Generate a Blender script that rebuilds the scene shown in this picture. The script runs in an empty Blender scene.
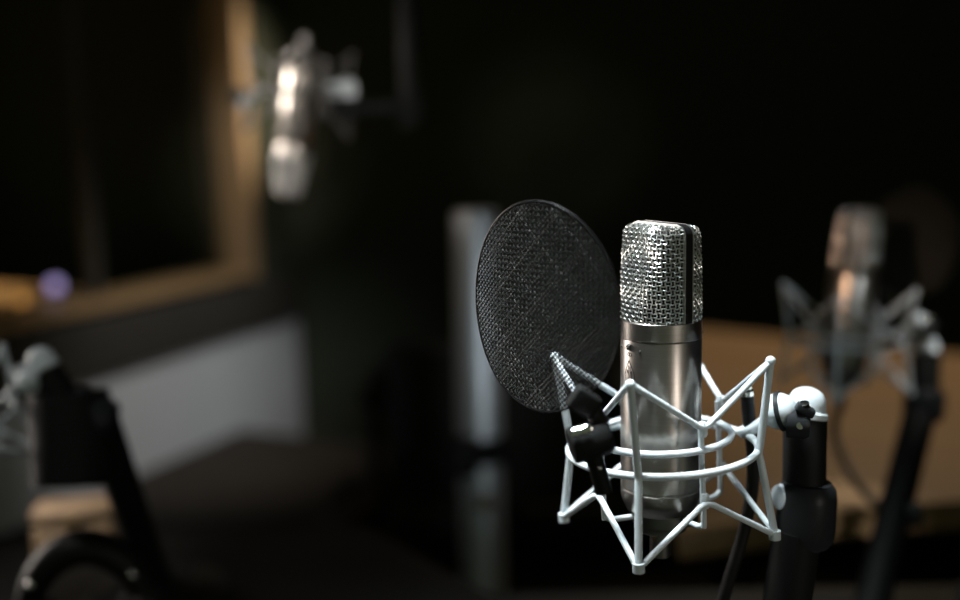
import bpy, bmesh, math, random
from math import sin, cos, pi, radians, sqrt
from mathutils import Vector, Matrix, Euler

random.seed(4)
S = bpy.context.scene
COL = S.collection

# ------------------------------------------------------------------ camera
CAM_H = 1.2
cd = bpy.data.cameras.new('camera')
cam = bpy.data.objects.new('camera', cd)
COL.objects.link(cam)
cd.sensor_width = 36.0
cd.lens = 40.0
cd.clip_start = 0.02
cd.clip_end = 60
CAM_M = Matrix.Translation((0, 0, CAM_H)) @ Matrix.Rotation(radians(90 - 9.2), 4, 'X') @ Matrix.Rotation(radians(-1.2), 4, 'Z')
cam.location = (0, 0, CAM_H)
cam.rotation_euler = CAM_M.to_euler()
cd.dof.use_dof = True
cd.dof.focus_distance = 0.642
cd.dof.aperture_fstop = 1.8
S.camera = cam
FPX = 960 * 40.0 / 36.0


def P(px, py, d):
    """a place in the room seen in direction (px, py) at depth d metres"""
    return CAM_M @ Vector(((px - 480) / FPX * d, -(py - 300) / FPX * d, -d))


def PZ(px, py, z):
    o = Vector((0, 0, CAM_H))
    r = P(px, py, 1.0) - o
    return o + r * ((z - CAM_H) / r.z)


# ------------------------------------------------------------------ colour management, world, lights
S.view_settings.view_transform = 'Standard'
S.view_settings.look = 'None'
S.view_settings.exposure = 0.0
S.view_settings.gamma = 1.0
S.view_settings.use_curve_mapping = False

w = bpy.data.worlds.new('world')
S.world = w
w.use_nodes = True
bg = w.node_tree.nodes['Background']
bg.inputs[0].default_value = (0.85, 1.0, 0.68, 1)
bg.inputs[1].default_value = 0.085


def area(name, loc, target, size, size_y, power, color, spread=180):
    l = bpy.data.lights.new(name, 'AREA')
    l.shape = 'RECTANGLE'
    l.size = size
    l.size_y = size_y
    l.energy = power
    l.color = color
    l.spread = radians(spread)
    o = bpy.data.objects.new(name, l)
    COL.objects.link(o)
    o.location = loc
    o.rotation_euler = (Vector(target) - Vector(loc)).to_track_quat('-Z', 'Y').to_euler()
    return o


def spot(name, loc, target, power, color, angle, blend=0.6, radius=0.08):
    l = bpy.data.lights.new(name, 'SPOT')
    l.energy = power
    l.color = color
    l.spot_size = radians(angle)
    l.spot_blend = blend
    l.shadow_soft_size = radius
    o = bpy.data.objects.new(name, l)
    COL.objects.link(o)
    o.location = loc
    o.rotation_euler = (Vector(target) - Vector(loc)).to_track_quat('-Z', 'Y').to_euler()
    return o


area('ceiling_softbox_light', (-0.25, 0.70, 2.35), (0.08, 0.66, 1.0), 0.35, 0.35, 3.0, (0.90, 0.98, 1.0), 28)
area('strip_light', (0.95, -0.55, 1.15), (0.17, 0.65, 1.05), 0.20, 1.2, 0.18, (1.0, 0.90, 0.82), 22)
area('side_light', (-0.75, 1.12, 1.20), (0.11, 0.65, 1.08), 0.22, 0.9, 0.65, (1.0, 0.90, 0.82), 50)
spot('table_spot_light', (1.05, 2.75, 2.5), (0.70, 1.95, 0.75), 70, (1.0, 0.80, 0.55), 52, 0.9)
spot('right_microphone_fill_light', (-0.70, 0.20, 1.50), (0.41, 1.13, 1.07), 44, (1.0, 0.64, 0.43), 6.2, 0.6, 0.05)  # added unseen spot that warms the right microphone's grille
spot('right_stand_fill_light', (0.80, 0.70, 2.2), (0.486, 1.135, 0.955), 90, (1.0, 0.97, 0.93), 5, 0.5, 0.05)  # added narrow spot to brighten only the right stand's cap
spot('window_spot_light', (0.9, 2.2, 1.75), (-0.66, 2.92, 1.3), 170, (1.0, 0.85, 0.66), 17, 0.6)
spot('corner_spot_light', (0.25, 1.7, 2.2), (-0.74, 2.68, 0.50), 72, (1.0, 0.985, 0.97), 32, 0.9)
spot('hanging_microphone_fill_light', (-0.62, 0.05, 1.36), (-0.24, 1.44, 1.27), 35, (1.0, 0.90, 0.80), 7.5, 0.5, 0.16)  # unseen spot added for a highlight on the hanging microphone body
spot('hanging_microphone_fill_light', (0.10, 0.00, 1.42), (-0.24, 1.44, 1.27), 170, (1.0, 0.93, 0.86), 7.0, 0.5, 0.16)  # second added spot, near the camera, widens that highlight
spot('hanging_microphone_fill_light', (-0.92, 1.22, 1.32), (-0.24, 1.44, 1.26), 34, (1.0, 0.91, 0.82), 20, 0.5, 0.08)  # third added spot, out of view on the left
spot('left_table_spot_light', (-0.75, 0.35, 2.3), (-0.47, 0.98, 0.85), 20, (1.0, 0.98, 0.95), 24, 0.7)
spot('case_fill_light', (-1.05, 0.85, 1.9), (-0.49, 1.21, 0.74), 62, (1.0, 0.90, 0.80), 7, 0.6)  # added narrow spot just to brighten the leather case
spot('post_fill_light', (0.55, 0.30, 1.35), (0.0, 1.65, 0.88), 26, (0.85, 0.93, 1.0), 17, 0.4, 0.15)  # unseen spot added so the metal post shines
spot('post_edge_fill_light', (-0.50, 1.50, 1.75), (0.0, 1.70, 0.92), 5, (1.0, 0.75, 0.55), 26, 0.6)  # added spot that gives the post a warm left edge


# ------------------------------------------------------------------ materials
def mat(name, color, rough=0.5, metal=0.0, noise=None, bump=None, spec=0.5, emit=None, coat=0.0):
    m = bpy.data.materials.new(name)
    m.use_nodes = True
    nt = m.node_tree
    b = nt.nodes['Principled BSDF']
    b.inputs['Base Color'].default_value = (*color, 1)
    b.inputs['Roughness'].default_value = rough
    b.inputs['Metallic'].default_value = metal
    b.inputs['Specular IOR Level'].default_value = spec
    b.inputs['Coat Weight'].default_value = coat
    if emit:
        b.inputs['Emission Color'].default_value = (*emit[0], 1)
        b.inputs['Emission Strength'].default_value = emit[1]
    if noise or bump:
        tc = nt.nodes.new('ShaderNodeTexCoord')
        mp = nt.nodes.new('ShaderNodeMapping')
        nt.links.new(tc.outputs['Object'], mp.inputs[0])
        n = nt.nodes.new('ShaderNodeTexNoise')
        nt.links.new(mp.outputs[0], n.inputs['Vector'])
        n.inputs['Detail'].default_value = 5
        if noise:
            scale, amt, stretch = noise
            mp.inputs['Scale'].default_value = stretch
            n.inputs['Scale'].default_value = scale
            r = nt.nodes.new('ShaderNodeValToRGB')
            r.color_ramp.elements[0].color = (*[c * (1 - amt) for c in color], 1)
            r.color_ramp.elements[1].color = (*[min(1, c * (1 + amt)) for c in color], 1)
            r.color_ramp.elements[0].position = 0.3
            r.color_ramp.elements[1].position = 0.7
            nt.links.new(n.outputs[0], r.inputs[0])
            nt.links.new(r.outputs[0], b.inputs['Base Color'])
        if bump:
            bn = nt.nodes.new('ShaderNodeBump')
            n2 = nt.nodes.new('ShaderNodeTexNoise')
            n2.inputs['Scale'].default_value = bump[0]
            nt.links.new(tc.outputs['Object'], n2.inputs['Vector'])
            bn.inputs['Strength'].default_value = bump[1]
            bn.inputs['Distance'].default_value = 0.002
            nt.links.new(n2.outputs[0], bn.inputs['Height'])
            nt.links.new(bn.outputs[0], b.inputs['Normal'])
    return m


M = {
    'frame': mat('pale_grey_enamel', (0.54, 0.605, 0.64), 0.40, noise=(60, 0.04, (1, 1, 1))),
    'frame_shaded': mat('shaded_grey_enamel', (0.09, 0.087, 0.083), 0.5, noise=(60, 0.04, (1, 1, 1))),  # darker copy of the frame enamel, shade put into the colour
    'cord': mat('pale_grey_cord', (0.56, 0.625, 0.66), 0.55, noise=(300, 0.06, (1, 1, 1))),
    'nickel': mat('satin_nickel', (0.35, 0.325, 0.30), 0.31, 1.0, noise=(40, 0.06, (1, 1, 30))),
    'nickel_dark': mat('dark_nickel', (0.16, 0.155, 0.15), 0.35, 1.0, noise=(40, 0.06, (1, 1, 1))),
    'wire': mat('silver_wire', (0.78, 0.79, 0.77), 0.30, 1.0, noise=(90, 0.05, (1, 1, 1))),
    'chrome': mat('chrome', (0.85, 0.84, 0.82), 0.12, 1.0, noise=(60, 0.03, (1, 1, 1))),
    'gold': mat('gold_contact', (0.85, 0.55, 0.22), 0.25, 1.0, noise=(60, 0.05, (1, 1, 1))),
    'brass': mat('brass', (0.75, 0.55, 0.30), 0.3, 1.0, noise=(60, 0.05, (1, 1, 1))),
    'engraved': mat('engraved_black', (0.02, 0.019, 0.018), 0.5, noise=(60, 0.1, (1, 1, 1))),
    'black': mat('black_plastic', (0.008, 0.0085, 0.0085), 0.6, noise=(50, 0.15, (1, 1, 1)), spec=0.14),
    'strip': mat('black_gloss_strip', (0.006, 0.006, 0.006), 0.35, noise=(50, 0.15, (1, 1, 1)), spec=0.22),
    'tube': mat('black_painted_tube', (0.006, 0.0065, 0.0065), 0.6, noise=(50, 0.15, (1, 1, 1)), spec=0.14),
    'joint': mat('black_joint_plastic', (0.018, 0.020, 0.022), 0.38, noise=(50, 0.12, (1, 1, 1)), spec=0.14),
    'rubber': mat('black_rubber', (0.007, 0.0065, 0.006), 0.5, noise=(50, 0.15, (1, 1, 1)), spec=0.22),
    'greycable': mat('grey_brown_cable', (0.10, 0.085, 0.07), 0.5, noise=(50, 0.15, (1, 1, 1))),
    'mesh': mat('black_wire_mesh', (0.018, 0.019, 0.017), 0.6, 0.0, noise=(80, 0.1, (1, 1, 1))),
    'liner': mat('dark_mesh_liner', (0.03, 0.028, 0.025), 0.6, 0.3, noise=(80, 0.1, (1, 1, 1))),
    'wall_black': mat('black_acoustic_fabric', (0.058, 0.064, 0.044), 0.95, noise=(30, 0.12, (1, 1, 1)), bump=(400, 0.3), spec=0.1),
    'wall_white': mat('pale_grey_wall_paint', (0.52, 0.53, 0.54), 0.8, noise=(8, 0.03, (1, 1, 1)), bump=(250, 0.08)),
    'sill_dark': mat('dark_stained_trim', (0.045, 0.040, 0.032), 0.6, noise=(12, 0.2, (8, 1, 8))),
    'wood_frame': mat('honey_wood', (0.40, 0.265, 0.145), 0.45, noise=(9, 0.22, (10, 10, 1))),
    'wood_sill': mat('honey_wood_sill', (0.40, 0.25, 0.12), 0.45, noise=(9, 0.22, (10, 1, 10))),
    'wood_table': mat('brown_oak_table', (0.30, 0.19, 0.10), 0.5, noise=(7, 0.16, (1, 9, 1)), spec=0.3),
    'wood_desk': mat('control_desk_wood', (0.45, 0.28, 0.13), 0.4, noise=(7, 0.2, (9, 1, 1))),
    'table_black': mat('black_table_laminate', (0.010, 0.010, 0.009), 0.6, noise=(20, 0.15, (1, 1, 1)), spec=0.2),
    'bench': mat('dark_brown_cabinet', (0.035, 0.027, 0.019), 0.7, noise=(8, 0.25, (1, 8, 1)), spec=0.2),
    'floor': mat('dark_carpet', (0.020, 0.019, 0.017), 0.95, noise=(120, 0.3, (1, 1, 1)), bump=(500, 0.5), spec=0.1),
    'post': mat('brushed_aluminium', (0.42, 0.45, 0.48), 0.50, 0.8, noise=(30, 0.05, (1, 1, 20))),
    'fabric': mat('black_chair_fabric', (0.020, 0.020, 0.019), 0.9, noise=(200, 0.2, (1, 1, 1)), bump=(600, 0.3), spec=0.1),
    'leather': mat('tan_leather', (0.50, 0.345, 0.215), 0.42, noise=(25, 0.2, (1, 1, 1)), bump=(250, 0.25)),
    'purple': mat('violet_lamp_glass', (0.7, 0.6, 0.9), 0.3, emit=((0.55, 0.42, 0.95), 0.9), noise=(20, 0.02, (1, 1, 1))),
    'orange': mat('orange_lamp_glass', (0.9, 0.5, 0.2), 0.3, emit=((1.0, 0.42, 0.10), 0.7), noise=(20, 0.02, (1, 1, 1))),
}
g = bpy.data.materials.new('studio_glass')
g.use_nodes = True
nt = g.node_tree
nt.nodes.clear()
out = nt.nodes.new('ShaderNodeOutputMaterial')
mx = nt.nodes.new('ShaderNodeMixShader')
tr = nt.nodes.new('ShaderNodeBsdfTransparent')
tr.inputs[0].default_value = (0.93, 0.95, 0.93, 1)
gl = nt.nodes.new('ShaderNodeBsdfGlossy')
gl.inputs['Roughness'].default_value = 0.02
mx.inputs[0].default_value = 0.05
nt.links.new(tr.outputs[0], mx.inputs[1])
nt.links.new(gl.outputs[0], mx.inputs[2])
nt.links.new(mx.outputs[0], out.inputs[0])
M['glass'] = g


# ------------------------------------------------------------------ mesh builder
class MB:
    def __init__(self):
        self.bm = bmesh.new()

    def ring(self, c, u, v, r, n):
        return [self.bm.verts.new(c + (u * cos(2 * pi * i / n) + v * sin(2 * pi * i / n)) * r) for i in range(n)]

    def tube(self, pts, r, n=10, closed=False):
        pts = [Vector(p) for p in pts]
        k = len(pts)
        rr = r if isinstance(r, (list, tuple)) else [r] * k
        tans = []
        for i in range(k):
            a = pts[(i - 1) % k] if (closed or i > 0) else pts[i]
            b = pts[(i + 1) % k] if (closed or i < k - 1) else pts[i]
            tans.append((b - a).normalized())
        t = tans[0]
        u = t.orthogonal().normalized()
        rings = []
        for i in range(k):
            if i:
                q = tans[i - 1].rotation_difference(tans[i])
                u = (q @ u).normalized()
            u = (u - tans[i] * u.dot(tans[i])).normalized()
            rings.append(self.ring(pts[i], u, tans[i].cross(u), rr[i], n))
        m = k if closed else k - 1
        for i in range(m):
            A, B = rings[i], rings[(i + 1) % k]
            off = 0
            if closed and i == k - 1:
                off = min(range(n), key=lambda o: (A[0].co - B[o].co).length)
            for j in range(n):
                self.bm.faces.new((A[j], A[(j + 1) % n], B[(j + 1 + off) % n], B[(j + off) % n]))
        if not closed:
            self.bm.faces.new(rings[0][::-1])
            self.bm.faces.new(rings[-1])
        return self

    def lathe(self, prof, seg=48, mtx=None):
        mtx = mtx or Matrix.Identity(4)
        rings = []
        for r, z in prof:
            if r < 1e-6:
                rings.append([self.bm.verts.new(mtx @ Vector((0, 0, z)))])
            else:
                rings.append([self.bm.verts.new(mtx @ Vector((r * cos(2 * pi * i / seg), r * sin(2 * pi * i / seg), z))) for i in range(seg)])
        for A, B in zip(rings, rings[1:]):
            for j in range(seg):
                j2 = (j + 1) % seg
                if len(A) == 1 and len(B) == 1:
                    continue
                if len(A) == 1:
                    self.bm.faces.new((A[0], B[j2], B[j]))
                elif len(B) == 1:
                    self.bm.faces.new((A[j], A[j2], B[0]))
                else:
                    self.bm.faces.new((A[j], A[j2], B[j2], B[j]))
        return self

    def sphere(self, c, r, seg=20, sz=1.0):
        prof = [(r * sin(pi * i / 12), -r * sz * cos(pi * i / 12)) for i in range(13)]
        prof[0] = (0, -r * sz)
        prof[-1] = (0, r * sz)
        return self.lathe(prof, seg, Matrix.Translation(Vector(c)))

    def box(self, lo, hi, mtx=None, bevel=0.0):
        mtx = mtx or Matrix.Identity(4)
        x0, y0, z0 = lo
        x1, y1, z1 = hi
        v = [self.bm.verts.new(mtx @ Vector(c)) for c in
             ((x0, y0, z0), (x1, y0, z0), (x1, y1, z0), (x0, y1, z0), (x0, y0, z1), (x1, y0, z1), (x1, y1, z1), (x0, y1, z1))]
        fs = [self.bm.faces.new([v[i] for i in f]) for f in
              ((0, 3, 2, 1), (4, 5, 6, 7), (0, 1, 5, 4), (1, 2, 6, 5), (2, 3, 7, 6), (3, 0, 4, 7))]
        if bevel:
            es = list({e for f in fs for e in f.edges})
            bmesh.ops.bevel(self.bm, geom=es, offset=bevel, segments=3, affect='EDGES', profile=0.5)
        return self

    def prism(self, outline, z0, z1, bevel=0.0):
        a = [self.bm.verts.new((x, y, z0)) for x, y in outline]
        b = [self.bm.verts.new((x, y, z1)) for x, y in outline]
        n = len(a)
        fs = [self.bm.faces.new(a[::-1]), self.bm.faces.new(b)]
        for i in range(n):
            fs.append(self.bm.faces.new((a[i], a[(i + 1) % n], b[(i + 1) % n], b[i])))
        if bevel:
            es = list({e for f in fs for e in f.edges})
            bmesh.ops.bevel(self.bm, geom=es, offset=bevel, segments=3, affect='EDGES', profile=0.5)
        return self

    def build(self, name, m, parent=None, world=False, smooth=True, label=None):
        bmesh.ops.recalc_face_normals(self.bm, faces=self.bm.faces[:])
        me = bpy.data.meshes.new(name)
        self.bm.to_mesh(me)
        self.bm.free()
        me.materials.append(m)
        if smooth:
            me.polygons.foreach_set('use_smooth', [True] * len(me.polygons))
            me.set_sharp_from_angle(angle=radians(38))
        o = bpy.data.objects.new(name, me)
        COL.objects.link(o)
        if parent:
            o.parent = parent
            if world:
                q, mm = parent, Matrix.Identity(4)
                while q:
                    mm = q.matrix_parent_inverse.copy() @ q.matrix_basis.copy() @ mm if q.parent else q.matrix_basis.copy() @ mm
                    q = q.parent
                me.transform(mm.inverted())
        if label:
            o['label'] = label
        return o


def align(p, d):
    """matrix that puts local z along d at p"""
    return Matrix.Translation(Vector(p)) @ Vector(d).normalized().to_track_quat('Z', 'Y').to_matrix().to_4x4()


def smooth_path(pts, per=8, closed=False):
    pts = [Vector(p) for p in pts]
    n = len(pts)
    res = []
    rng = n if closed else n - 1
    for i in range(rng):
        p1, p2 = pts[i], pts[(i + 1) % n]
        p0 = pts[(i - 1) % n] if (closed or i > 0) else p1 + (p1 - p2)
        p3 = pts[(i + 2) % n] if (closed or i < n - 2) else p2 + (p2 - p1)
        for k in range(per):
            t = k / per
            res.append(0.5 * ((2 * p1) + (p2 - p0) * t + (2 * p0 - 5 * p1 + 4 * p2 - p3) * t * t + (3 * p1 - p0 - 3 * p2 + p3) * t ** 3))
    if not closed:
        res.append(pts[-1])
    return res


def thing(name, label, cat, loc=(0, 0, 0), rot=(0, 0, 0), group=None):
    o = bpy.data.objects.new(name, None)
    o.empty_display_size = 0.02
    COL.objects.link(o)
    o.location = loc
    o.rotation_euler = rot
    o['label'] = label
    o['category'] = cat
    if group:
        o['group'] = group
    return o


def tag(o, label, cat, group=None):
    o['label'] = label
    o['category'] = cat
    if group:
        o['group'] = group
    return o


def struct(o):
    o['kind'] = 'structure'
    return o


def copy_tree(src, label=None, loc=None, rot=None, group=None):
    def rec(o, par):
        c = o.copy()
        COL.objects.link(c)
        if par:
            c.parent = par
        for ch in [x for x in ALL() if x.parent == o]:
            rec(ch, c)
        return c

    def ALL():
        return list(COL.objects)
    r = rec(src, None)
    if label:
        r['label'] = label
    if loc is not None:
        r.location = loc
    if rot is not None:
        r.rotation_euler = rot
    if group:
        r['group'] = group
    return r


def cyl(az, r, z):
    """az in degrees from local -y (towards the viewer), positive to local +x"""
    a = radians(az)
    return Vector((r * sin(a), -r * cos(a), z))


# ------------------------------------------------------------------ the room
WALL = Matrix.Translation((-0.525, 3.2, 0)) @ Matrix.Rotation(radians(-24), 4, 'Z')   # local y runs along the left wall, x into the room
MB().box((-3.2, -0.6, -0.1), (3.2, 4.6, 0.0)).build('floor', M['floor'], smooth=False)
struct(bpy.data.objects['floor'])
struct(MB().box((-3.2, -0.6, 2.6), (3.2, 4.6, 2.7)).build('ceiling', M['wall_black'], smooth=False))
struct(MB().box((-0.60, 3.13, 0.0), (3.0, 3.3, 2.6)).build('wall_back', M['wall_black'], smooth=False))
struct(MB().box((2.9, -0.6, 0.0), (3.0, 3.2, 2.6)).build('wall_right', M['wall_black'], smooth=False))
SILL_LO, SILL_HI, WX0, WX1, WTOP = 0.655, 0.825, -2.55, -0.292, 2.1
b = MB()
b.box((-0.12, -3.9, SILL_LO), (0.0, WX0 - 0.06, 2.6), WALL)
b.box((-0.12, WX1 + 0.06, SILL_LO), (0.0, 0.0, 2.6), WALL)
b.box((-0.12, WX0 - 0.06, WTOP + 0.06), (0.0, WX1 + 0.06, 2.6), WALL)
b.box((-0.12, WX0 - 0.06, SILL_LO), (0.0, WX1 + 0.06, SILL_HI - 0.02), WALL)
struct(b.build('wall_left', M['wall_black'], smooth=False))
struct(MB().box((-0.11, -3.9, 0.0), (0.012, 0.0, SILL_LO), WALL).build('wall_left_lower', M['wall_white'], smooth=False))
bpy.data.objects['wall_left_lower'].name = 'trim_2'
# dark ledge running under the window
struct(MB().box((0.0, -3.8, SILL_LO), (0.03, -0.02, SILL_HI - 0.035), WALL, 0.004).build('trim_1', M['sill_dark']))

win = struct(thing('window_1', 'wood framed studio window to a dark control room', 'window', WALL @ Vector((0, -1.4, SILL_HI)), (0, 0, radians(-24))))
del win['label'], win['category']
b = MB()
b.box((-0.085, WX1, SILL_HI - 0.02), (0.0, WX1 + 0.06, WTOP + 0.02), WALL)
b.box((0.0, WX1 - 0.005, SILL_HI - 0.03), (0.015, WX1 + 0.040, WTOP + 0.06), WALL, 0.004)
b.build('jamb', M['wood_frame'], win, True)
b = MB()
b.box((-0.085, WX0 - 0.06, SILL_HI - 0.02), (0.0, WX0, WTOP + 0.02), WALL)
b.box((0.0, WX0 - 0.055, SILL_HI - 0.03), (0.018, WX0 + 0.005, WTOP + 0.06), WALL, 0.004)
b.build('jamb', M['wood_frame'], win, True)
MB().box((-0.120, WX0, SILL_HI - 0.02), (0.022, WX1, SILL_HI), WALL, 0.004).build('sill', M['wood_sill'], win, True)
MB().box((-0.085, WX0, WTOP), (0.018, WX1, WTOP + 0.06), WALL, 0.004).build('head', M['wood_sill'], win, True)
MB().box((-0.066, WX0, SILL_HI), (-0.058, WX1, WTOP), WALL).build('pane', M['glass'], win, True, smooth=False)
MB().box((-0.078, -0.815, SILL_HI), (-0.050, -0.785, WTOP), WALL, 0.003).build('mullion', M['sill_dark'], win, True)

# control room beyond the glass
struct(MB().box((-1.9, -3.9, 0.0), (-1.8, 0.2, 2.6), WALL).build('wall_control_room', M['wall_black'], smooth=False))
struct(MB().box((-1.8, 0.0, 0.0), (-0.12, 0.1, 2.6), WALL).build('wall_control_room_end', M['wall_black'], smooth=False))
desk = thing('control_desk', 'honey wood desk seen through the window glass in the dark control room', 'desk', WALL @ Vector((-0.4, -1.35, 0)), (0, 0, radians(-24)))
MB().box((-0.80, -2.3, 0.80), (-0.122, -0.72, 0.825), WALL, 0.006).build('desk_top', M['wood_desk'], desk, True)
for sx in (-0.76, -0.16):
    for sy in (-2.25, -0.80):
        MB().box((sx, sy, 0), (sx + 0.045, sy + 0.045, 0.80), WALL, 0.004).build('leg', M['sill_dark'], desk, True)
pl = thing('indicator_lamp', 'small glowing violet lamp on the desk behind the window', 'lamp', PZ(55, 286, 0.85))
MB().lathe([(0, -0.02), (0.022, -0.02), (0.022, -0.012), (0.012, -0.008), (0, -0.008)], 20).build('lamp_base', M['black'], pl)
MB().sphere((0, 0, 0.006), 0.016).build('lamp_bulb', M['purple'], pl, label='glowing violet bulb')
ol = thing('indicator_lamp', 'small glowing orange lamp on the desk behind the window', 'lamp', PZ(22, 300, 0.845))
MB().lathe([(0, -0.02), (0.022, -0.02), (0.022, -0.012), (0.012, -0.008), (0, -0.008)], 20).build('lamp_base', M['black'], ol)
MB().sphere((0, 0, 0.0), 0.012, sz=0.8).build('lamp_bulb', M['orange'], ol, label='glowing orange bulb')
for l_ in (pl, ol):
    l_.location.z = 0.825 + 0.0201
area('control_room_light', WALL @ Vector((-0.20, -0.95, 1.95)), WALL @ Vector((-0.58, -0.95, 0.83)), 0.2, 0.2, 2.2, (1.0, 0.76, 0.50), 40)

# low dark cabinet against the pale lower wall
cab = thing('low_cabinet', 'low dark brown cabinet against the pale wall under the window', 'cabinet', WALL @ Vector((0.3, -0.95, 0)), (0, 0, radians(-24)))
MB().box((0.014, -1.5, 0.06), (0.62, -0.385, 0.365), WALL, 0.004).build('body', M['bench'], cab, True)
MB().box((0.013, -1.52, 0.365), (0.64, -0.375, 0.392), WALL, 0.005).build('cabinet_top', M['bench'], cab, True)
for sy in (-1.44, -0.46):
    for sx in (0.05, 0.56):
        MB().box((sx, sy, 0), (sx + 0.04, sy + 0.04, 0.06), WALL, 0.003).build('foot', M['black'], cab, True)

# wooden table on the right
tb = thing('table', 'brown wooden table on the right behind the microphones', 'table', (0.9, 1.6, 0))
ol_ = [(0.215, 1.13), (0.40, 2.39), (0.93, 2.00), (1.55, 1.55), (1.55, 1.34), (0.44, 1.20)]
MB().prism(ol_, 0.715, 0.75, 0.005).build('tabletop', M['wood_table'], tb, True)
for x, y in ((0.32, 1.28), (0.50, 2.16), (1.42, 1.58), (1.42, 1.40)):
    MB().tube([(x, y, 0), (x, y, 0.715)], [0.018, 0.026], 16).build('leg', M['tube'], tb, True)

# black table in front that carries the stands
TBZ = 0.70
bt = thing('table', 'black table along the bottom edge carrying the microphone stands', 'table', (0, 0.75, 0))
MB().prism([(-1.1, 0.45), (1.35, 0.45), (1.35, 1.09), (0.0, 1.09), (-0.15, 1.30), (-1.1, 1.30)], TBZ - 0.03, TBZ, 0.004).build('tabletop', M['table_black'], bt, True)
for x in (-1.0, 1.25):
    for y in (0.52, 1.02):
        MB().box((x - 0.025, y - 0.025, 0), (x + 0.025, y + 0.025, TBZ - 0.03), None, 0.004).build('leg', M['tube'], bt, True)


# ------------------------------------------------------------------ microphone
GZ0, GZ1, GR = 0.0815, 0.1405, 0.0243


def grille_r(az, z, R=GR):
    h = (z - GZ0) / (GZ1 - GZ0)
    k = max(0.0, (h - 0.10) / 0.90)
    wdt = R * (1.02 - 0.46 * k)
    c = max(abs(cos(az)), 1e-3)
    a, bq = R, wdt / c
    p = 14.0
    r = (a ** -p + bq ** -p) ** (-1 / p)
    q = max(0.0, (z - (GZ1 - 0.0055)) / 0.0055)
    return r - 0.0055 * (1 - sqrt(max(0.0, 1 - min(q, 1) ** 2)))


def GS(az, z, off=0.0):
    r = grille_r(az, z) + off
    return Vector((r * sin(az), -r * cos(az), z))


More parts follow.
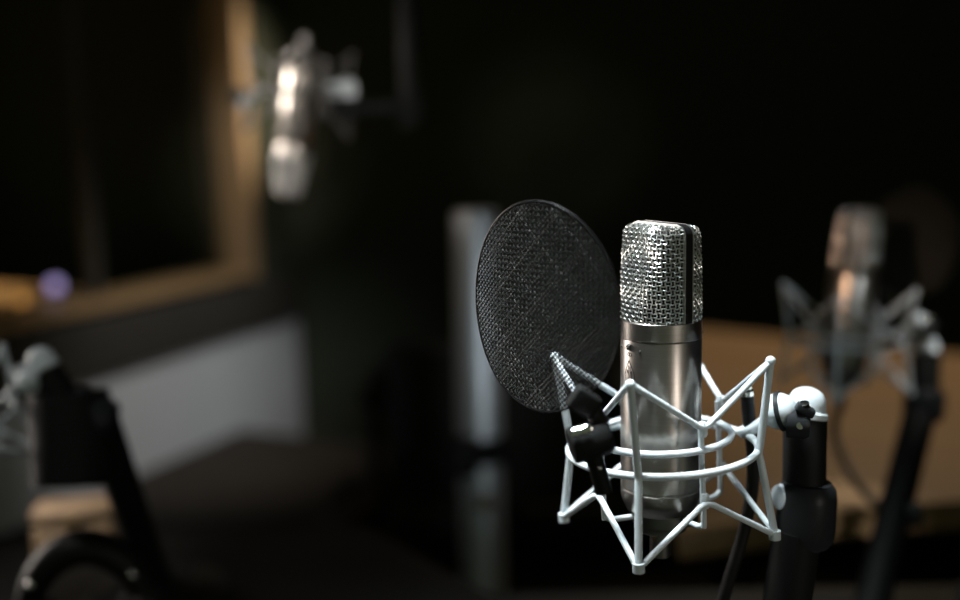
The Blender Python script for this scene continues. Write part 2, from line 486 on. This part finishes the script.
def make_microphone(label):
    root = thing('studio_microphone', label, 'microphone', group='studio microphones')
    # body
    R = 0.0250
    b = MB().lathe([(0, -0.0405), (0.0207, -0.0405), (0.0213, -0.040), (R - 0.0008, -0.0335), (R - 0.0002, -0.0315), (R, -0.0255), (R - 0.0005, -0.0249),
                    (R - 0.0005, -0.0241), (R, -0.0235), (R, 0.0705), (R - 0.0004, 0.0712), (0, 0.0712)], 96)
    b.build('body', M['nickel'], root)
    MB().lathe([(0, 0.0713), (R - 0.0003, 0.0713), (R + 0.0001, 0.0718), (R + 0.0001, 0.0822), (R - 0.0006, 0.083), (0.0225, 0.083), (0, 0.0828)], 96).build('collar', M['nickel'], root)
    MB().lathe([(0, -0.0535), (0.0158, -0.0535), (0.0165, -0.0528), (0.0165, -0.047), (0.0172, -0.046), (0.0172, -0.0406), (0, -0.0406)], 64).build('base_ring', M['nickel_dark'], root)
    xl = MB().lathe([(0, -0.072), (0.0062, -0.072), (0.0068, -0.0715), (0.0068, -0.0536), (0, -0.0536)], 32).build('cable_connector', M['nickel_dark'], root)
    for a in (-1, 1):
        MB().tube([cyl(28 + a * 12, 0.0069, -0.0615 - a * 0.003), cyl(28 + a * 12, 0.0078, -0.0615 - a * 0.003)], 0.0012, 10).build('contact', M['gold'], xl, label='small gold contact')
    # woven wire grille
    b = MB()
    NV, NH = 54, 21
    amp = 0.00055
    z0, z1 = GZ0 + 0.001, GZ1 - 0.0003
    for i in range(NV):
        az = 2 * pi * (i + 0.5) / NV
        pts = []
        for k in range(NH * 2 + 1):
            z = z0 + (z1 - z0) * k / (NH * 2)
            ph = cos(pi * (k / 2 - 0.25 * 2)) if False else sin(pi * k / 2 + pi * i)
            pts.append(GS(az + 0.020 * cos(pi * k / 2 + pi * i), z, amp * ph))
        b.tube(pts, 0.00052, 6)
    for j in range(NH):
        k = 2 * j + 1
        z = z0 + (z1 - z0) * k / (NH * 2)
        pts = []
        sgn = sin(pi * k / 2)
        for i in range(NV * 2):
            az = 2 * pi * (i + 1) / (NV * 2)
            # column i//2 sits at even samples
            col_phase = -sgn * cos(pi * i / 2)
            pts.append(GS(az, z + 0.00045 * cos(pi * i / 2 + pi / 2) * (1 if j % 2 else -1), amp * col_phase))
        b.tube(pts, 0.00052, 6, closed=True)
    # flat top of the cage
    step = 0.00275
    zt = GZ1 - 0.0006
    for d in (0, 1):
        for k in range(-9, 10):
            c = k * step
            inside = []
            for s in range(-40, 41):
                t = s * 0.0006
                x, y = (c, t) if d == 0 else (t, c)
                rr = sqrt(x * x + y * y)
                az = math.atan2(x, -y)
                if rr <= grille_r(az, GZ1 - 0.0001) + 0.0006:
                    inside.append(Vector((x, y, zt + 0.0004 * sin(pi * (t / step) + pi * (k + d)))))
            if len(inside) > 3:
                b.tube(inside[::2] if len(inside) > 6 else inside, 0.00052, 6)
    gr = b.build('grille', M['wire'], root, label='silver woven wire grille')
    # inner fine liner
    b = MB()
    rows = []
    for k in range(15):
        z = GZ0 + (GZ1 - 0.0016 - GZ0) * k / 14
        rows.append([b.bm.verts.new(GS(2 * pi * i / 64, z, -0.0016)) for i in range(64)])
    for A, B in zip(rows, rows[1:]):
        for i in range(64):
            b.bm.faces.new((A[i], A[(i + 1) % 64], B[(i + 1) % 64], B[i]))
    b.bm.faces.new(rows[-1])
    b.build('liner', M['liner'], gr, label='dark fine liner behind the wire')
    # black strip over both sides and the top, with bright edge wires
    path = []
    for k in range(13):
        z = GZ0 + 0.0012 + (GZ1 - GZ0 - 0.0012) * k / 12
        path.append((grille_r(pi / 2, z) + 0.0006, z))
    for q in (0.4, 0.8, 1.0):
        z = GZ1 - 0.0055 + 0.0055 * q
    arc = [(grille_r(pi / 2, GZ1 - 0.0055 * (1 - s)) + 0.0006, GZ1 - 0.0055 * (1 - s)) for s in (0.3, 0.55, 0.75, 0.9, 0.98)]
    path = [p for p in path if p[1] < GZ1 - 0.0045] + arc
    path = path + [(path[-1][0] - 0.002, GZ1 + 0.0006)]
    full = path + [(-x, z) for x, z in reversed(path)]
    hw = 0.0031

    def sweep(y0, y1, t0, t1):
        bb = MB()
        secs = []
        n = len(full)
        for i, (x, z) in enumerate(full):
            x0, zz0 = full[max(0, i - 1)]
            x1, zz1 = full[min(n - 1, i + 1)]
            nx, nz = (zz1 - zz0), -(x1 - x0)
            L = sqrt(nx * nx + nz * nz)
            nx, nz = nx / L, nz / L
            secs.append([bb.bm.verts.new((x + nx * t, y, z + nz * t)) for y, t in ((y0, t0), (y1, t0), (y1, t1), (y0, t1))])
        for A, B in zip(secs, secs[1:]):
            for i in range(4):
                bb.bm.faces.new((A[i], A[(i + 1) % 4], B[(i + 1) % 4], B[i]))
        bb.bm.faces.new(secs[0])
        bb.bm.faces.new(secs[-1])
        return bb
    sweep(-hw, hw, -0.0012, 0.0006).build('side_strip', M['strip'], root, label='black strip running over the grille')
    for y in (-hw, hw):
        sweep(y - 0.0004, y + 0.0004, -0.001, 0.0008).build('strip_edge', M['wire'], root, label='thin bright edge of the black strip')
    # pattern switch, pattern symbol, emblem, screws
    sw = MB().tube([GS_body(-1.5, 0.0672, R), GS_body(4.5, 0.0672, R)], 0.0021, 12).build('switch_slot', M['engraved'], root)
    MB().sphere(GS_body(1.5, 0.0668, R + 0.0012), 0.00125, 12).build('switch_knob', M['chrome'], sw)
    b = MB()
    for s in (-1, 1):
        b.tube([GS_body(1.0 + s * 2.2 + 2.2 * cos(a), 0.0628 + 0.00105 * sin(a), R) for a in [2 * pi * i / 20 for i in range(20)]], 0.00026, 6, closed=True)
    b.build('pattern_symbol', M['engraved'], root)
    b = MB()
    cz, ca = 0.0505, 0.0

    def E_(u, v):
        return GS_body(ca + u * 9.5, cz + v * 0.0085, R)
    left = [E_(*p) for p in ((0.0, 1.0), (-0.35, 0.70), (-0.75, 0.30), (-0.95, -0.10), (-0.80, -0.55), (-0.35, -0.85))]
    right = [E_(*p) for p in ((0.0, 1.0), (0.35, 0.70), (0.80, 0.35), (1.05, -0.05), (1.1, -0.45))]
    b.tube(smooth_path(left, 5), 0.0003, 6)
    b.tube(smooth_path(right, 5), 0.0003, 6)
    for u, v0, v1 in ((-0.50, -0.70, 0.30), (-0.12, -0.85, 0.62), (0.22, -0.85, 0.55), (0.58, -0.70, 0.25)):
        b.tube([E_(u, v0), E_(u, v1)], 0.0003, 6)
    b.tube([E_(-0.50, 0.30), E_(-0.12, 0.02)], 0.0003, 6)
    b.tube([E_(0.58, 0.25), E_(0.22, 0.02)], 0.0003, 6)
    b.build('emblem', M['engraved'], root, label='engraved pointed emblem with upright strokes')
    for az, z in ((-22, 0.066), (20, 0.0655), (142, 0.0735)):
        MB().lathe([(0, 0), (0.0009, 0), (0.0008, 0.0005), (0, 0.0007)], 12, align(GS_body(az, z, R), cyl(az, 1, 0))).build('screw', M['chrome'] if abs(az) > 60 else M['engraved'], root)
    return root


def GS_body(az, z, r):
    return cyl(az, r, z)


def make_shock_mount(label):
    root = thing('shock_mount', label, 'shock mount', group='microphone shock mounts')
    AZO = (-103, -13, 77, 167)
    AZI = (-59, 33, 123, 213)
    ZA, ZB, ZC, ZD = 0.0555, -0.0535, 0.0205, -0.0235
    RO, RI = 0.068, 0.043
    MB().tube([cyl(a * 5, 0.0588, -0.0015) for a in range(72)], 0.0023, 12, closed=True).build('outer_ring', M['frame'], root)
    MB().tube([cyl(a * 5, RI, 0.0070) for a in range(72)], 0.0022, 12, closed=True).build('inner_ring', M['frame'], root)
    for a in AZO:
        pts = [cyl(a, RO, ZA), cyl(a, 0.0612, 0.0070), cyl(a, 0.0598, -0.0015), cyl(a, 0.0612, -0.010), cyl(a, RO, ZB)]
        rod = MB().tube(smooth_path(pts, 4), 0.0024, 12).build('outer_rod', M['frame'], root)
        MB().sphere(cyl(a, RO, ZA), 0.0031, 14).build('rod_cap', M['frame'], rod)
        MB().lathe([(0, -0.003), (0.0036, -0.0028), (0.0036, 0.0028), (0, 0.003)], 14, Matrix.Translation(cyl(a, RO, ZB))).build('rod_cap', M['frame'], rod)
    for a in AZI:
        pts = [cyl(a, RI, ZC + 0.001), cyl(a, RI, -0.035), cyl(a, RI - 0.0015, -0.0395), cyl(a, RI - 0.006, -0.0418), cyl(a, 0.0222, -0.0428)]
        rod = MB().tube(smooth_path(pts, 5), 0.0018, 10).build('inner_rod', M['frame'], root)
        b = MB()
        b.lathe([(0, -0.0045), (0.002, -0.0045), (0.0028, -0.003), (0.0028, 0.003), (0.002, 0.0045), (0, 0.0048)], 14, Matrix.Translation(cyl(a, RI + 0.0022, ZC)))
        b.build('hook', M['frame'], rod)
        b = MB()
        b.lathe([(0, -0.0045), (0.002, -0.0045), (0.0024, -0.003), (0.0024, 0.003), (0.002, 0.0045), (0, 0.0048)], 14, Matrix.Translation(cyl(a, RI + 0.0022, ZD)))
        b.build('hook', M['frame'], rod)
    for zo, zi, s in ((ZA + 0.0008, ZC, 1), (ZB - 0.0005, ZD, -1)):
        corners = []
        for o, i in zip(AZO, AZI):
            corners += [(cyl(o, RO + 0.001, zo), 'o'), (cyl(i, RI + 0.0035, zi), 'i')]
        pts = []
        n = len(corners)
        for k in range(n):
            c, kind = corners[k]
            pv, nx = corners[k - 1][0], corners[(k + 1) % n][0]
            d1, d2 = (pv - c).normalized(), (nx - c).normalized()
            pts += [c + d1 * 0.005, c + (d1 + d2) * 0.0012, c + d2 * 0.005]
        MB().tube(pts, 0.00195, 10, closed=True).build('elastic_cord', M['cord'], root)
    MB().lathe([(0.0175, -0.0485), (0.0212, -0.0485), (0.0212, -0.0412), (0.0175, -0.0412), (0.0175, -0.0485)], 48).build('cradle_ring', M['nickel_dark'], root, label='dark ring holding the microphone base')
    # swivel towards the stand (right and slightly behind)
    c0 = cyl(112, 0.0588, -0.0015)
    sph = Vector((0.0735, 0.014, 0.0165))
    sw = MB().tube(smooth_path([c0 + Vector((-0.004, 0.004, 0.001)), c0 + Vector((0.004, -0.002, 0.006)), sph], 5), 0.0040, 12).build('swivel_link', M['frame'], root)
    b = MB()
    b.sphere(sph, 0.0115, 24)
    b.build('swivel_ball', M['frame'], root)
    MB().lathe([(0.0117, -0.0016), (0.0126, -0.0014), (0.0126, 0.0014), (0.0117, 0.0016)], 32, align(sph + Vector((0.001, 0, 0)), (1, -0.3, 0.25))).build('swivel_collar', M['joint'], root)
    end = Vector((0.091, 0.014, 0.019))
    MB().lathe([(0, 0), (0.0095, 0), (0.0095, 0.011), (0.0075, 0.014), (0, 0.014)], 24, align(sph + Vector((0.004, -0.004, -0.006)), (1, -0.15, -0.1))).build('swivel_socket', M['joint'], root)
    MB().box((-0.006, -0.004, -0.003), (0.006, 0.004, 0.003), Matrix.Translation((0.0880, 0.005, 0.0195)) @ Matrix.Rotation(radians(30), 4, 'Y'), 0.0015).build('bracket', M['joint'], root)
    MB().lathe([(0, -0.001), (0.0032, -0.001), (0.0030, 0.0016), (0, 0.002)], 16, align((0.0875, 0.004, 0.0228), (-0.1, -0.4, 1))).build('locking_screw', M['chrome'], root, label='chrome locking screw')
    MB().lathe([(0, -0.001), (0.0026, -0.001), (0.0022, 0.0016), (0, 0.002)], 16, align((0.084, 0.001, 0.0105), (0.1, -1, 0.3))).build('locking_screw', M['chrome'], root, label='chrome locking screw')
    return root


def rot3(th, tilt, yaw):
    return (Matrix.Rotation(th, 3, 'Z') @ Matrix.Rotation(tilt, 3, 'Y') @ Matrix.Rotation(yaw, 3, 'Z')).to_euler()


# foreground microphone
C1 = Vector((0.1128, 0.649, 1.0))
TH1 = -math.atan2(C1.x, C1.y)
mic = make_microphone('silver studio microphone with woven grille, in sharp focus in the foreground shock mount')
mic.location = C1 + Vector((-0.0008, 0, -0.0013))
mic.rotation_euler = rot3(TH1, radians(-0.2), radians(-50))
mount = make_shock_mount('pale grey wire shock mount in sharp focus around the foreground microphone')
mount.location = C1
mount.rotation_euler = rot3(TH1, radians(-2.6), 0)

# ------------------------------------------------------------------ pop filter
def make_pop_filter(label):
    root = thing('pop_filter', label, 'pop filter', group='mesh pop filters')
    RX, RZ_ = 0.0540, 0.0603
    b = MB()
    p = 0.00225
    n = int(0.064 / p) + 1
    amp = 0.0003

    def bow(x, z):
        return 0.006 * ((x / RX) ** 2)
    for d in (0, 1):
        for k in range(-n, n + 1):
            c = k * p
            pts = []
            m = int(0.064 / p) * 2
            for s in range(-m, m + 1):
                t = s * p / 2
                u, v = (c, t) if d == 0 else (t, c)
                x, z = (u - v) * 0.70711, (u + v) * 0.70711
                if (x / RX) ** 2 + (z / RZ_) ** 2 <= 0.985:
                    wv = cos(pi * (t / p) + pi * k) * amp * (1 if d == 0 else -1)
                    pts.append(Vector((x, bow(x, z) + wv, z)))
            if len(pts) > 2:
                b.tube(pts, 0.00050, 5)
    b.build('mesh_screen', M['mesh'], root)
    MB().tube([Vector((RX * cos(a), bow(RX * cos(a), 0), RZ_ * sin(a))) for a in [2 * pi * i / 96 for i in range(96)]], 0.0007, 8, closed=True).build('rim', M['strip'], root)
    return root, bow


pop, bow = make_pop_filter('oval black mesh pop filter standing in front of the foreground microphone')
PC = P(537.5, 307.5, 0.605)
pop.location = PC
pop.rotation_euler = (0, radians(0.5), -math.atan2(PC.x, PC.y) + radians(-41))
# its bracket: black block under the screen, bent arm, clamp and screws
k1, k2, k3, k4 = P(588, 398, 0.588), P(599, 420, 0.592), P(594, 452, 0.592), P(604, 492, 0.596)
MB().tube(smooth_path([k1 + Vector((-0.004, 0, 0.004)), k2, k3, k4], 6), [0.0042] * 6 + [0.0058] * 6 + [0.0050] * 7, 12).build('bracket_arm', M['black'], pop, True)
MB().box((-0.008, -0.006, -0.007), (0.008, 0.006, 0.007), Matrix.Translation(P(584, 402, 0.590)) @ Matrix.Rotation(radians(35), 4, 'Y'), 0.002).build('screen_clamp', M['black'], pop, True)
MB().lathe([(0, -0.012), (0.0095, -0.012), (0.0105, -0.010), (0.0105, 0.008), (0.0085, 0.011), (0, 0.011)], 28, align(P(591, 440, 0.592), (1, 0.15, 0.25))).build('ring_clamp', M['black'], pop, True)
MB().lathe([(0, -0.006), (0.0026, -0.006), (0.0034, -0.003), (0.0026, 0.0), (0.0034, 0.003), (0.0026, 0.006), (0, 0.006)], 16, align(P(581, 431, 0.578), (1, 0.1, 0.25))).build('clamp_screw', M['chrome'], pop, True, label='chrome clamp screw')
MB().sphere(P(600, 468, 0.585), 0.0012, 10).build('clamp_screw', M['chrome'], pop, True, label='tiny chrome screw')


# ------------------------------------------------------------------ stands
def make_stand(label, cap, tube_top, tube_bot, joint, jdir, joint_r, joint_h, arm_top, arm_bot, base, r=0.0137, hang=None):
    root = thing('microphone_stand', label, 'microphone stand', base if base else arm_bot, group='microphone stands')
    d = (Vector(tube_top) - Vector(tube_bot)).normalized()
    MB().tube([tube_bot, tube_top], r, 28).build('upper_tube', M['tube'], root, True)
    cd_ = (d + Vector((0.10, 0, 0))).normalized()
    MB().lathe([(0, -0.003), (0.0134, -0.003), (0.0142, -0.002), (0.0142, 0.001), (0.0126, 0.0025), (0.0125, 0.006), (0.0116, 0.0105), (0.0094, 0.0142), (0.0062, 0.0164), (0.003, 0.0175), (0, 0.0178)],
               36, align(Vector(cap), cd_)).build('dome_cap', M['frame'], root, True, label='pale grey dome cap')
    h = joint_h / 2
    q = MB().lathe([(0, -h), (joint_r * 0.80, -h), (joint_r * 0.95, -h * 0.82), (joint_r, -h * 0.5), (joint_r, h * 0.5), (joint_r * 0.95, h * 0.8), (joint_r * 0.78, h), (0, h)],
                   40, align(Vector(joint), jdir)).build('knuckle_joint', M['joint'], root, True)
    MB().tube([arm_bot, arm_top], r * 1.12, 28).build('lower_tube', M['tube'], root, True)
    if base:
        MB().lathe([(0, 0), (0.075, 0), (0.078, 0.004), (0.074, 0.011), (0.022, 0.017), (0.018, 0.024), (0, 0.024)], 48, Matrix.Translation(base)).build('base_plate', M['joint'], root, True)
    return root, q


ct = P(805, 417, 0.690)
jt = P(806, 513, 0.690)
lb = P(786, 612, 0.690)
lb2 = PZ(770, 690, TBZ + 0.015)
lb2 = Vector((lb.x - 0.018, lb.y, TBZ + 0.015))
st, jo = make_stand('black stand with a pale dome cap right beside the foreground microphone', P(805.5, 414, 0.690), ct, P(804, 492, 0.690), jt, (0.03, 0, 1), 0.0188, 0.042, P(797, 530, 0.690), lb2,
                    Vector((lb2.x, lb2.y, TBZ)))
MB().lathe([(0, 0), (0.0080, 0), (0.0085, 0.0015), (0.0078, 0.0045), (0, 0.0055)], 24, align(P(784, 497, 0.688), (-1, -0.25, 0.1))).build('joint_nut', M['frame'], st, True, label='pale grey nut on the joint')

# black cable with a chrome tip hanging behind the cage
pts = [P(747, 392, 0.680), P(749, 420, 0.684), P(753, 455, 0.688), P(752, 490, 0.694), P(744, 530, 0.70), P(732, 570, 0.705), P(714, 620, 0.715)]
e = pts[-1]
pts += [Vector((e.x - 0.03, e.y + 0.02, 0.80)), Vector((e.x - 0.06, e.y + 0.03, TBZ + 0.03)), Vector((e.x - 0.10, e.y + 0.03, TBZ + 0.0045))]
cb = thing('cable', 'black cable with a chrome tip hanging between shock mount and stand', 'cable', pts[-1])
MB().tube(smooth_path(pts, 8), 0.0042, 14).build('cord', M['rubber'], cb, True)
d = (pts[0] - pts[1]).normalized()
MB().lathe([(0, -0.002), (0.0044, -0.002), (0.0044, 0.001), (0.0034, 0.0022), (0.0034, 0.0042), (0, 0.005)], 20, align(pts[0], d)).build('plug_tip', M['chrome'], cb, True, label='chrome tip')

# ------------------------------------------------------------------ second microphone, on the right
C2 = P(846, 338, 1.16)
TH2 = -math.atan2(C2.x, C2.y)
mic2 = copy_tree(mic, 'out of focus microphone behind on the right, warm lit grille above the wooden table', C2, rot3(TH2, radians(4.5), radians(62)))
mount2 = copy_tree(mount, 'out of focus shock mount around the microphone on the right over the wooden table', C2, rot3(TH2, radians(0.5), radians(6)))
# its pop filter sits on the same spot of the cage, turned to the far right side
RZ2 = Matrix.Rotation(radians(182) + TH2 - TH1, 3, 'Z')
pop2 = copy_tree(pop, 'blurred dark round pop filter behind and right of the right microphone grille', C2 + RZ2 @ (PC - C1),
                 (0, radians(0.5), pop.rotation_euler[2] + radians(182) + TH2 - TH1))
a2t = P(868, 574, 1.03)
st2, jo2 = make_stand('blurred leaning black stand with a pale dome cap at the right edge', P(926, 351, 1.16), P(926, 355, 1.16), P(925, 398, 1.15), P(924, 404, 1.15), (0.1, 0.1, 1), 0.0215, 0.034,
                      P(921, 408, 1.15), Vector((a2t.x, a2t.y, TBZ + 0.01)), Vector((a2t.x, a2t.y, TBZ)), 0.0150)
MB().lathe([(0, 0), (0.012, 0), (0.013, 0.003), (0.011, 0.012), (0, 0.013)], 20, align(P(909, 514, 1.07), (1, -0.3, 0.1))).build('clamp_knob', M['joint'], st2, True)
pts = [P(842, 402, 1.17), P(834, 425, 1.18), P(838, 448, 1.18), P(852, 476, 1.16), P(872, 500, 1.13), P(892, 508, 1.12)]
tag(MB().tube(smooth_path(pts, 8), 0.0048, 12).build('cable', M['greycable']), 'blurred grey brown cable looping from the right microphone to its stand', 'cable')

# ------------------------------------------------------------------ third microphone, hanging upside down at the upper left
C3 = P(299, 91, 1.42)
TH3 = -math.atan2(C3.x, C3.y)
mic3 = copy_tree(mic, 'bright blurred microphone hanging upside down beside the window frame', C3, rot3(TH3, pi + radians(9), radians(80)))
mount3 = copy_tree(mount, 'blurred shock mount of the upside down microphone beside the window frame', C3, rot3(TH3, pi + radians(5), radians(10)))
mount3['label'] = 'blurred shock mount with shade in its colour, around the upside down microphone beside the window frame'
for o_ in [c_ for c_ in COL.objects if c_.parent == mount3 or (c_.parent and c_.parent.parent == mount3)]:  # painted shade: frame and cords darkened to stay dim under the spots
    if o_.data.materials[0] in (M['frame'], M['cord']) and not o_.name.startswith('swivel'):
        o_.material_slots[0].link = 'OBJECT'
        o_.material_slots[0].material = M['frame_shaded']
root = thing('microphone_stand', 'black boom arm with pale dome cap hanging beside the upside down microphone', 'microphone stand', (-0.04, 1.62, 0), group='microphone stands')
b0 = P(347, 92, 1.43)
b1 = P(394, 106, 1.50)
b2 = Vector((b1.x + 0.02, b1.y + 0.03, 2.6))
root.location = b2
MB().lathe([(0, -0.004), (0.0142, -0.003), (0.0150, 0.0015), (0.0134, 0.006), (0.0124, 0.0105), (0.0100, 0.0145), (0.0065, 0.0170), (0, 0.0185)], 32, align(b0, (0.1, -0.35, 0.9))).build('dome_cap', M['frame'], root, True, label='pale grey dome cap')
MB().sphere(P(333, 90, 1.42), 0.0105, 20).build('swivel_ball', M['frame'], root, True)
MB().tube([b0 - Vector((0, 0, 0.002)), P(349, 122, 1.44)], 0.013, 20).build('upper_tube', M['tube'], root, True)
MB().tube([P(318, 107, 1.43), b1 + Vector((0.012, 0.0, -0.003))], 0.0085, 20).build('boom_tube', M['joint'], root, True)
MB().tube([(b2.x, b2.y, b1.z - 0.03), (b2.x, b2.y, 2.58)], 0.014, 24).build('pole', M['tube'], root, True)
MB().lathe([(0, -0.02), (0.02, -0.02), (0.022, -0.016), (0.022, 0.016), (0.02, 0.02), (0, 0.02)], 28, align((b2.x, b2.y, b1.z), (0, 1, 0.1))).build('boom_clamp', M['tube'], root, True)
MB().lathe([(0, 0), (0.13, 0), (0.135, 0.005), (0.13, 0.014), (0.03, 0.022), (0, 0.022)], 48, align(b2, (0, 0, -1))).build('base_plate', M['tube'], root, True)

# ------------------------------------------------------------------ fourth stand, lower left edge
C4 = P(-52, 428, 0.96)
TH4 = -math.atan2(C4.x, C4.y)
mount4 = copy_tree(mount, 'blurred pale shock mount cut off by the left edge of the picture', C4, rot3(TH4, radians(-15), radians(4)))
a4 = PZ(158, 590, TBZ + 0.01)
st4, jo4 = make_stand('blurred black stand with a pale dome cap at the lower left', P(44, 366, 0.97), P(46, 372, 0.97), P(72, 412, 0.975), P(90, 414, 0.98), (0.75, 0.1, -0.5), 0.0215, 0.044,
                      P(100, 418, 0.98), Vector((a4.x, a4.y, TBZ + 0.01)), Vector((a4.x, a4.y, TBZ)), 0.0150)
MB().tube([P(68, 392, 0.985), P(68, 394, 0.985), P(80, 478, 0.985), P(80, 480, 0.985)], [0.033, 0.036, 0.042, 0.039], 28).build('counterweight', M['tube'], st4, True)
MB().sphere(P(29, 381, 0.96), 0.0115, 20).build('swivel_ball', M['frame'], st4, True)


# ------------------------------------------------------------------ headphones
def make_headphones(label, loc, rz, lean, w_=0.075):
    root = thing('headphones', label, 'headphones', loc, (0, 0, rz), group='black headphones on the black table')
    Q = Matrix.Rotation(lean, 4, 'X')
    arc = [Q @ Vector((w_ * cos(a), 0, 0.035 + (0.085) * sin(a))) for a in [pi * i / 24 for i in range(25)]]
    MB().tube(arc, [0.008 + 0.009 * sin(pi * i / 24) for i in range(25)], 14).build('headband', M['rubber'], root)
    for s in (-1, 1):
        c = Q @ Vector((s * w_, 0, 0.036))
        cup = MB().lathe([(0, -0.014), (0.030, -0.014), (0.036, -0.008), (0.036, 0.004), (0.030, 0.012), (0, 0.015)], 32, align(c, Q @ Vector((s, 0, 0)))).build('earcup', M['rubber'], root)
        MB().lathe([(0.014, -0.024), (0.030, -0.026), (0.035, -0.020), (0.034, -0.0142), (0.014, -0.0142), (0.014, -0.024)], 32, align(c, Q @ Vector((s, 0, 0)))).build('ear_cushion', M['fabric'], cup)
        MB().sphere(Q @ Vector((s * w_ * 0.80, -0.012, 0.093)), 0.0045, 12).build('hinge_screw', M['chrome'], root, label='chrome hinge screw')
    return root


hp = make_headphones('black headphones with chrome screws standing in the lower left corner', PZ(92, 668, TBZ), radians(12), radians(0), 0.056)
hp.location.z = TBZ + 0.001
h2 = PZ(998, 664, TBZ)
hp2 = copy_tree(hp, 'black headphones standing in the lower right corner beside the leaning stand', (h2.x + 0.035, h2.y, TBZ + 0.001), (0, 0, radians(-25)))

for o_ in [c_ for c_ in COL.objects if c_.parent == hp2 and c_.name.startswith('hinge')]:
    bpy.data.objects.remove(o_)

# tan leather case behind the left headphones
lc = PZ(78, 556, TBZ)
case = thing('leather_case', 'small tan leather case behind the headphones at lower left', 'case', (lc.x, lc.y, TBZ + 0.001), (0, 0, radians(14)))
MB().box((-0.046, -0.022, 0), (0.046, 0.022, 0.046), None, 0.008).build('case_body', M['leather'], case)
MB().box((-0.047, -0.023, 0.0463), (0.047, 0.023, 0.068), None, 0.0095).build('case_lid', M['leather'], case)
MB().box((-0.006, -0.0255, 0.036), (0.006, -0.0225, 0.056), None, 0.001).build('clasp', M['brass'], case, label='brass clasp')

# ------------------------------------------------------------------ metal post and black chair behind the pop filter
pb = P(481, 480, 1.70)
post = thing('post', 'upright brushed metal post standing behind the pop filter', 'post', (pb.x, pb.y, 0))
top = P(476, 207, 1.72).z
MB().lathe([(0, 0.02), (0.036, 0.02), (0.036, top - 0.004), (0.033, top), (0, top)], 48).build('shaft', M['post'], post)
MB().lathe([(0, 0), (0.14, 0), (0.145, 0.006), (0.14, 0.014), (0.045, 0.02), (0, 0.02)], 48).build('base_plate', M['tube'], post)
kb = P(459, 456, 1.64)
MB().lathe([(0, -0.030), (0.026, -0.030), (0.032, -0.024), (0.032, 0.024), (0.026, 0.030), (0, 0.030)], 32, align(kb, (0.1, 0.2, 1))).build('clamp_knob', M['tube'], post, True)
MB().lathe([(0.0365, -0.02), (0.0445, -0.02), (0.0445, 0.02), (0.0365, 0.02), (0.0365, -0.02)], 40, Matrix.Translation((0, 0, kb.z))).build('clamp_collar', M['tube'], post)
MB().lathe([(0, -0.004), (0.011, -0.004), (0.012, 0), (0.010, 0.005), (0, 0.006)], 20, align(P(487, 502, 1.655), (0, -0.6, 0.5))).build('clamp_screw', M['brass'], post, True, label='brass clamp screw')

cc = P(500, 400, 2.15)
ch = thing('office_chair', 'black padded chair barely visible behind the metal post', 'chair', (cc.x, cc.y + 0.05, 0), (0, 0, radians(180)))
MB().box((-0.21, -0.035, 0.50), (0.21, 0.02, 0.815), Matrix.Translation((0, 0.20, 0)) @ Matrix.Rotation(radians(-3), 4, 'X'), 0.025).build('backrest', M['fabric'], ch)
MB().box((-0.22, -0.22, 0.42), (0.22, 0.20, 0.49), None, 0.025).build('seat', M['fabric'], ch)
for s in (-1, 1):
    ar = MB().tube(smooth_path([(s * 0.225, 0.12, 0.45), (s * 0.25, 0.10, 0.55), (s * 0.25, 0.04, 0.655)], 5), 0.014, 14).build('armrest_post', M['black'], ch)
    MB().box((s * 0.25 - 0.028, -0.16, 0.656), (s * 0.25 + 0.028, 0.10, 0.69), None, 0.012).build('armrest', M['black'], ch)
MB().box((-0.03, 0.17, 0.44), (0.03, 0.20, 0.60), Matrix.Translation((0, 0.03, 0)), 0.006).build('back_support', M['black'], ch)
MB().tube([(0, 0, 0.10), (0, 0, 0.42)], 0.026, 20).build('gas_lift', M['black'], ch)
for k in range(5):
    a = 2 * pi * k / 5
    lg = MB().tube([(0.02 * cos(a), 0.02 * sin(a), 0.10), (0.25 * cos(a), 0.25 * sin(a), 0.065)], [0.022, 0.014], 12).build('leg', M['black'], ch)
    MB().lathe([(0, -0.012), (0.026, -0.012), (0.028, -0.008), (0.028, 0.008), (0.026, 0.012), (0, 0.012)], 20, align((0.25 * cos(a), 0.25 * sin(a), 0.029), (-sin(a), cos(a), 0))).build('castor', M['rubber'], lg)
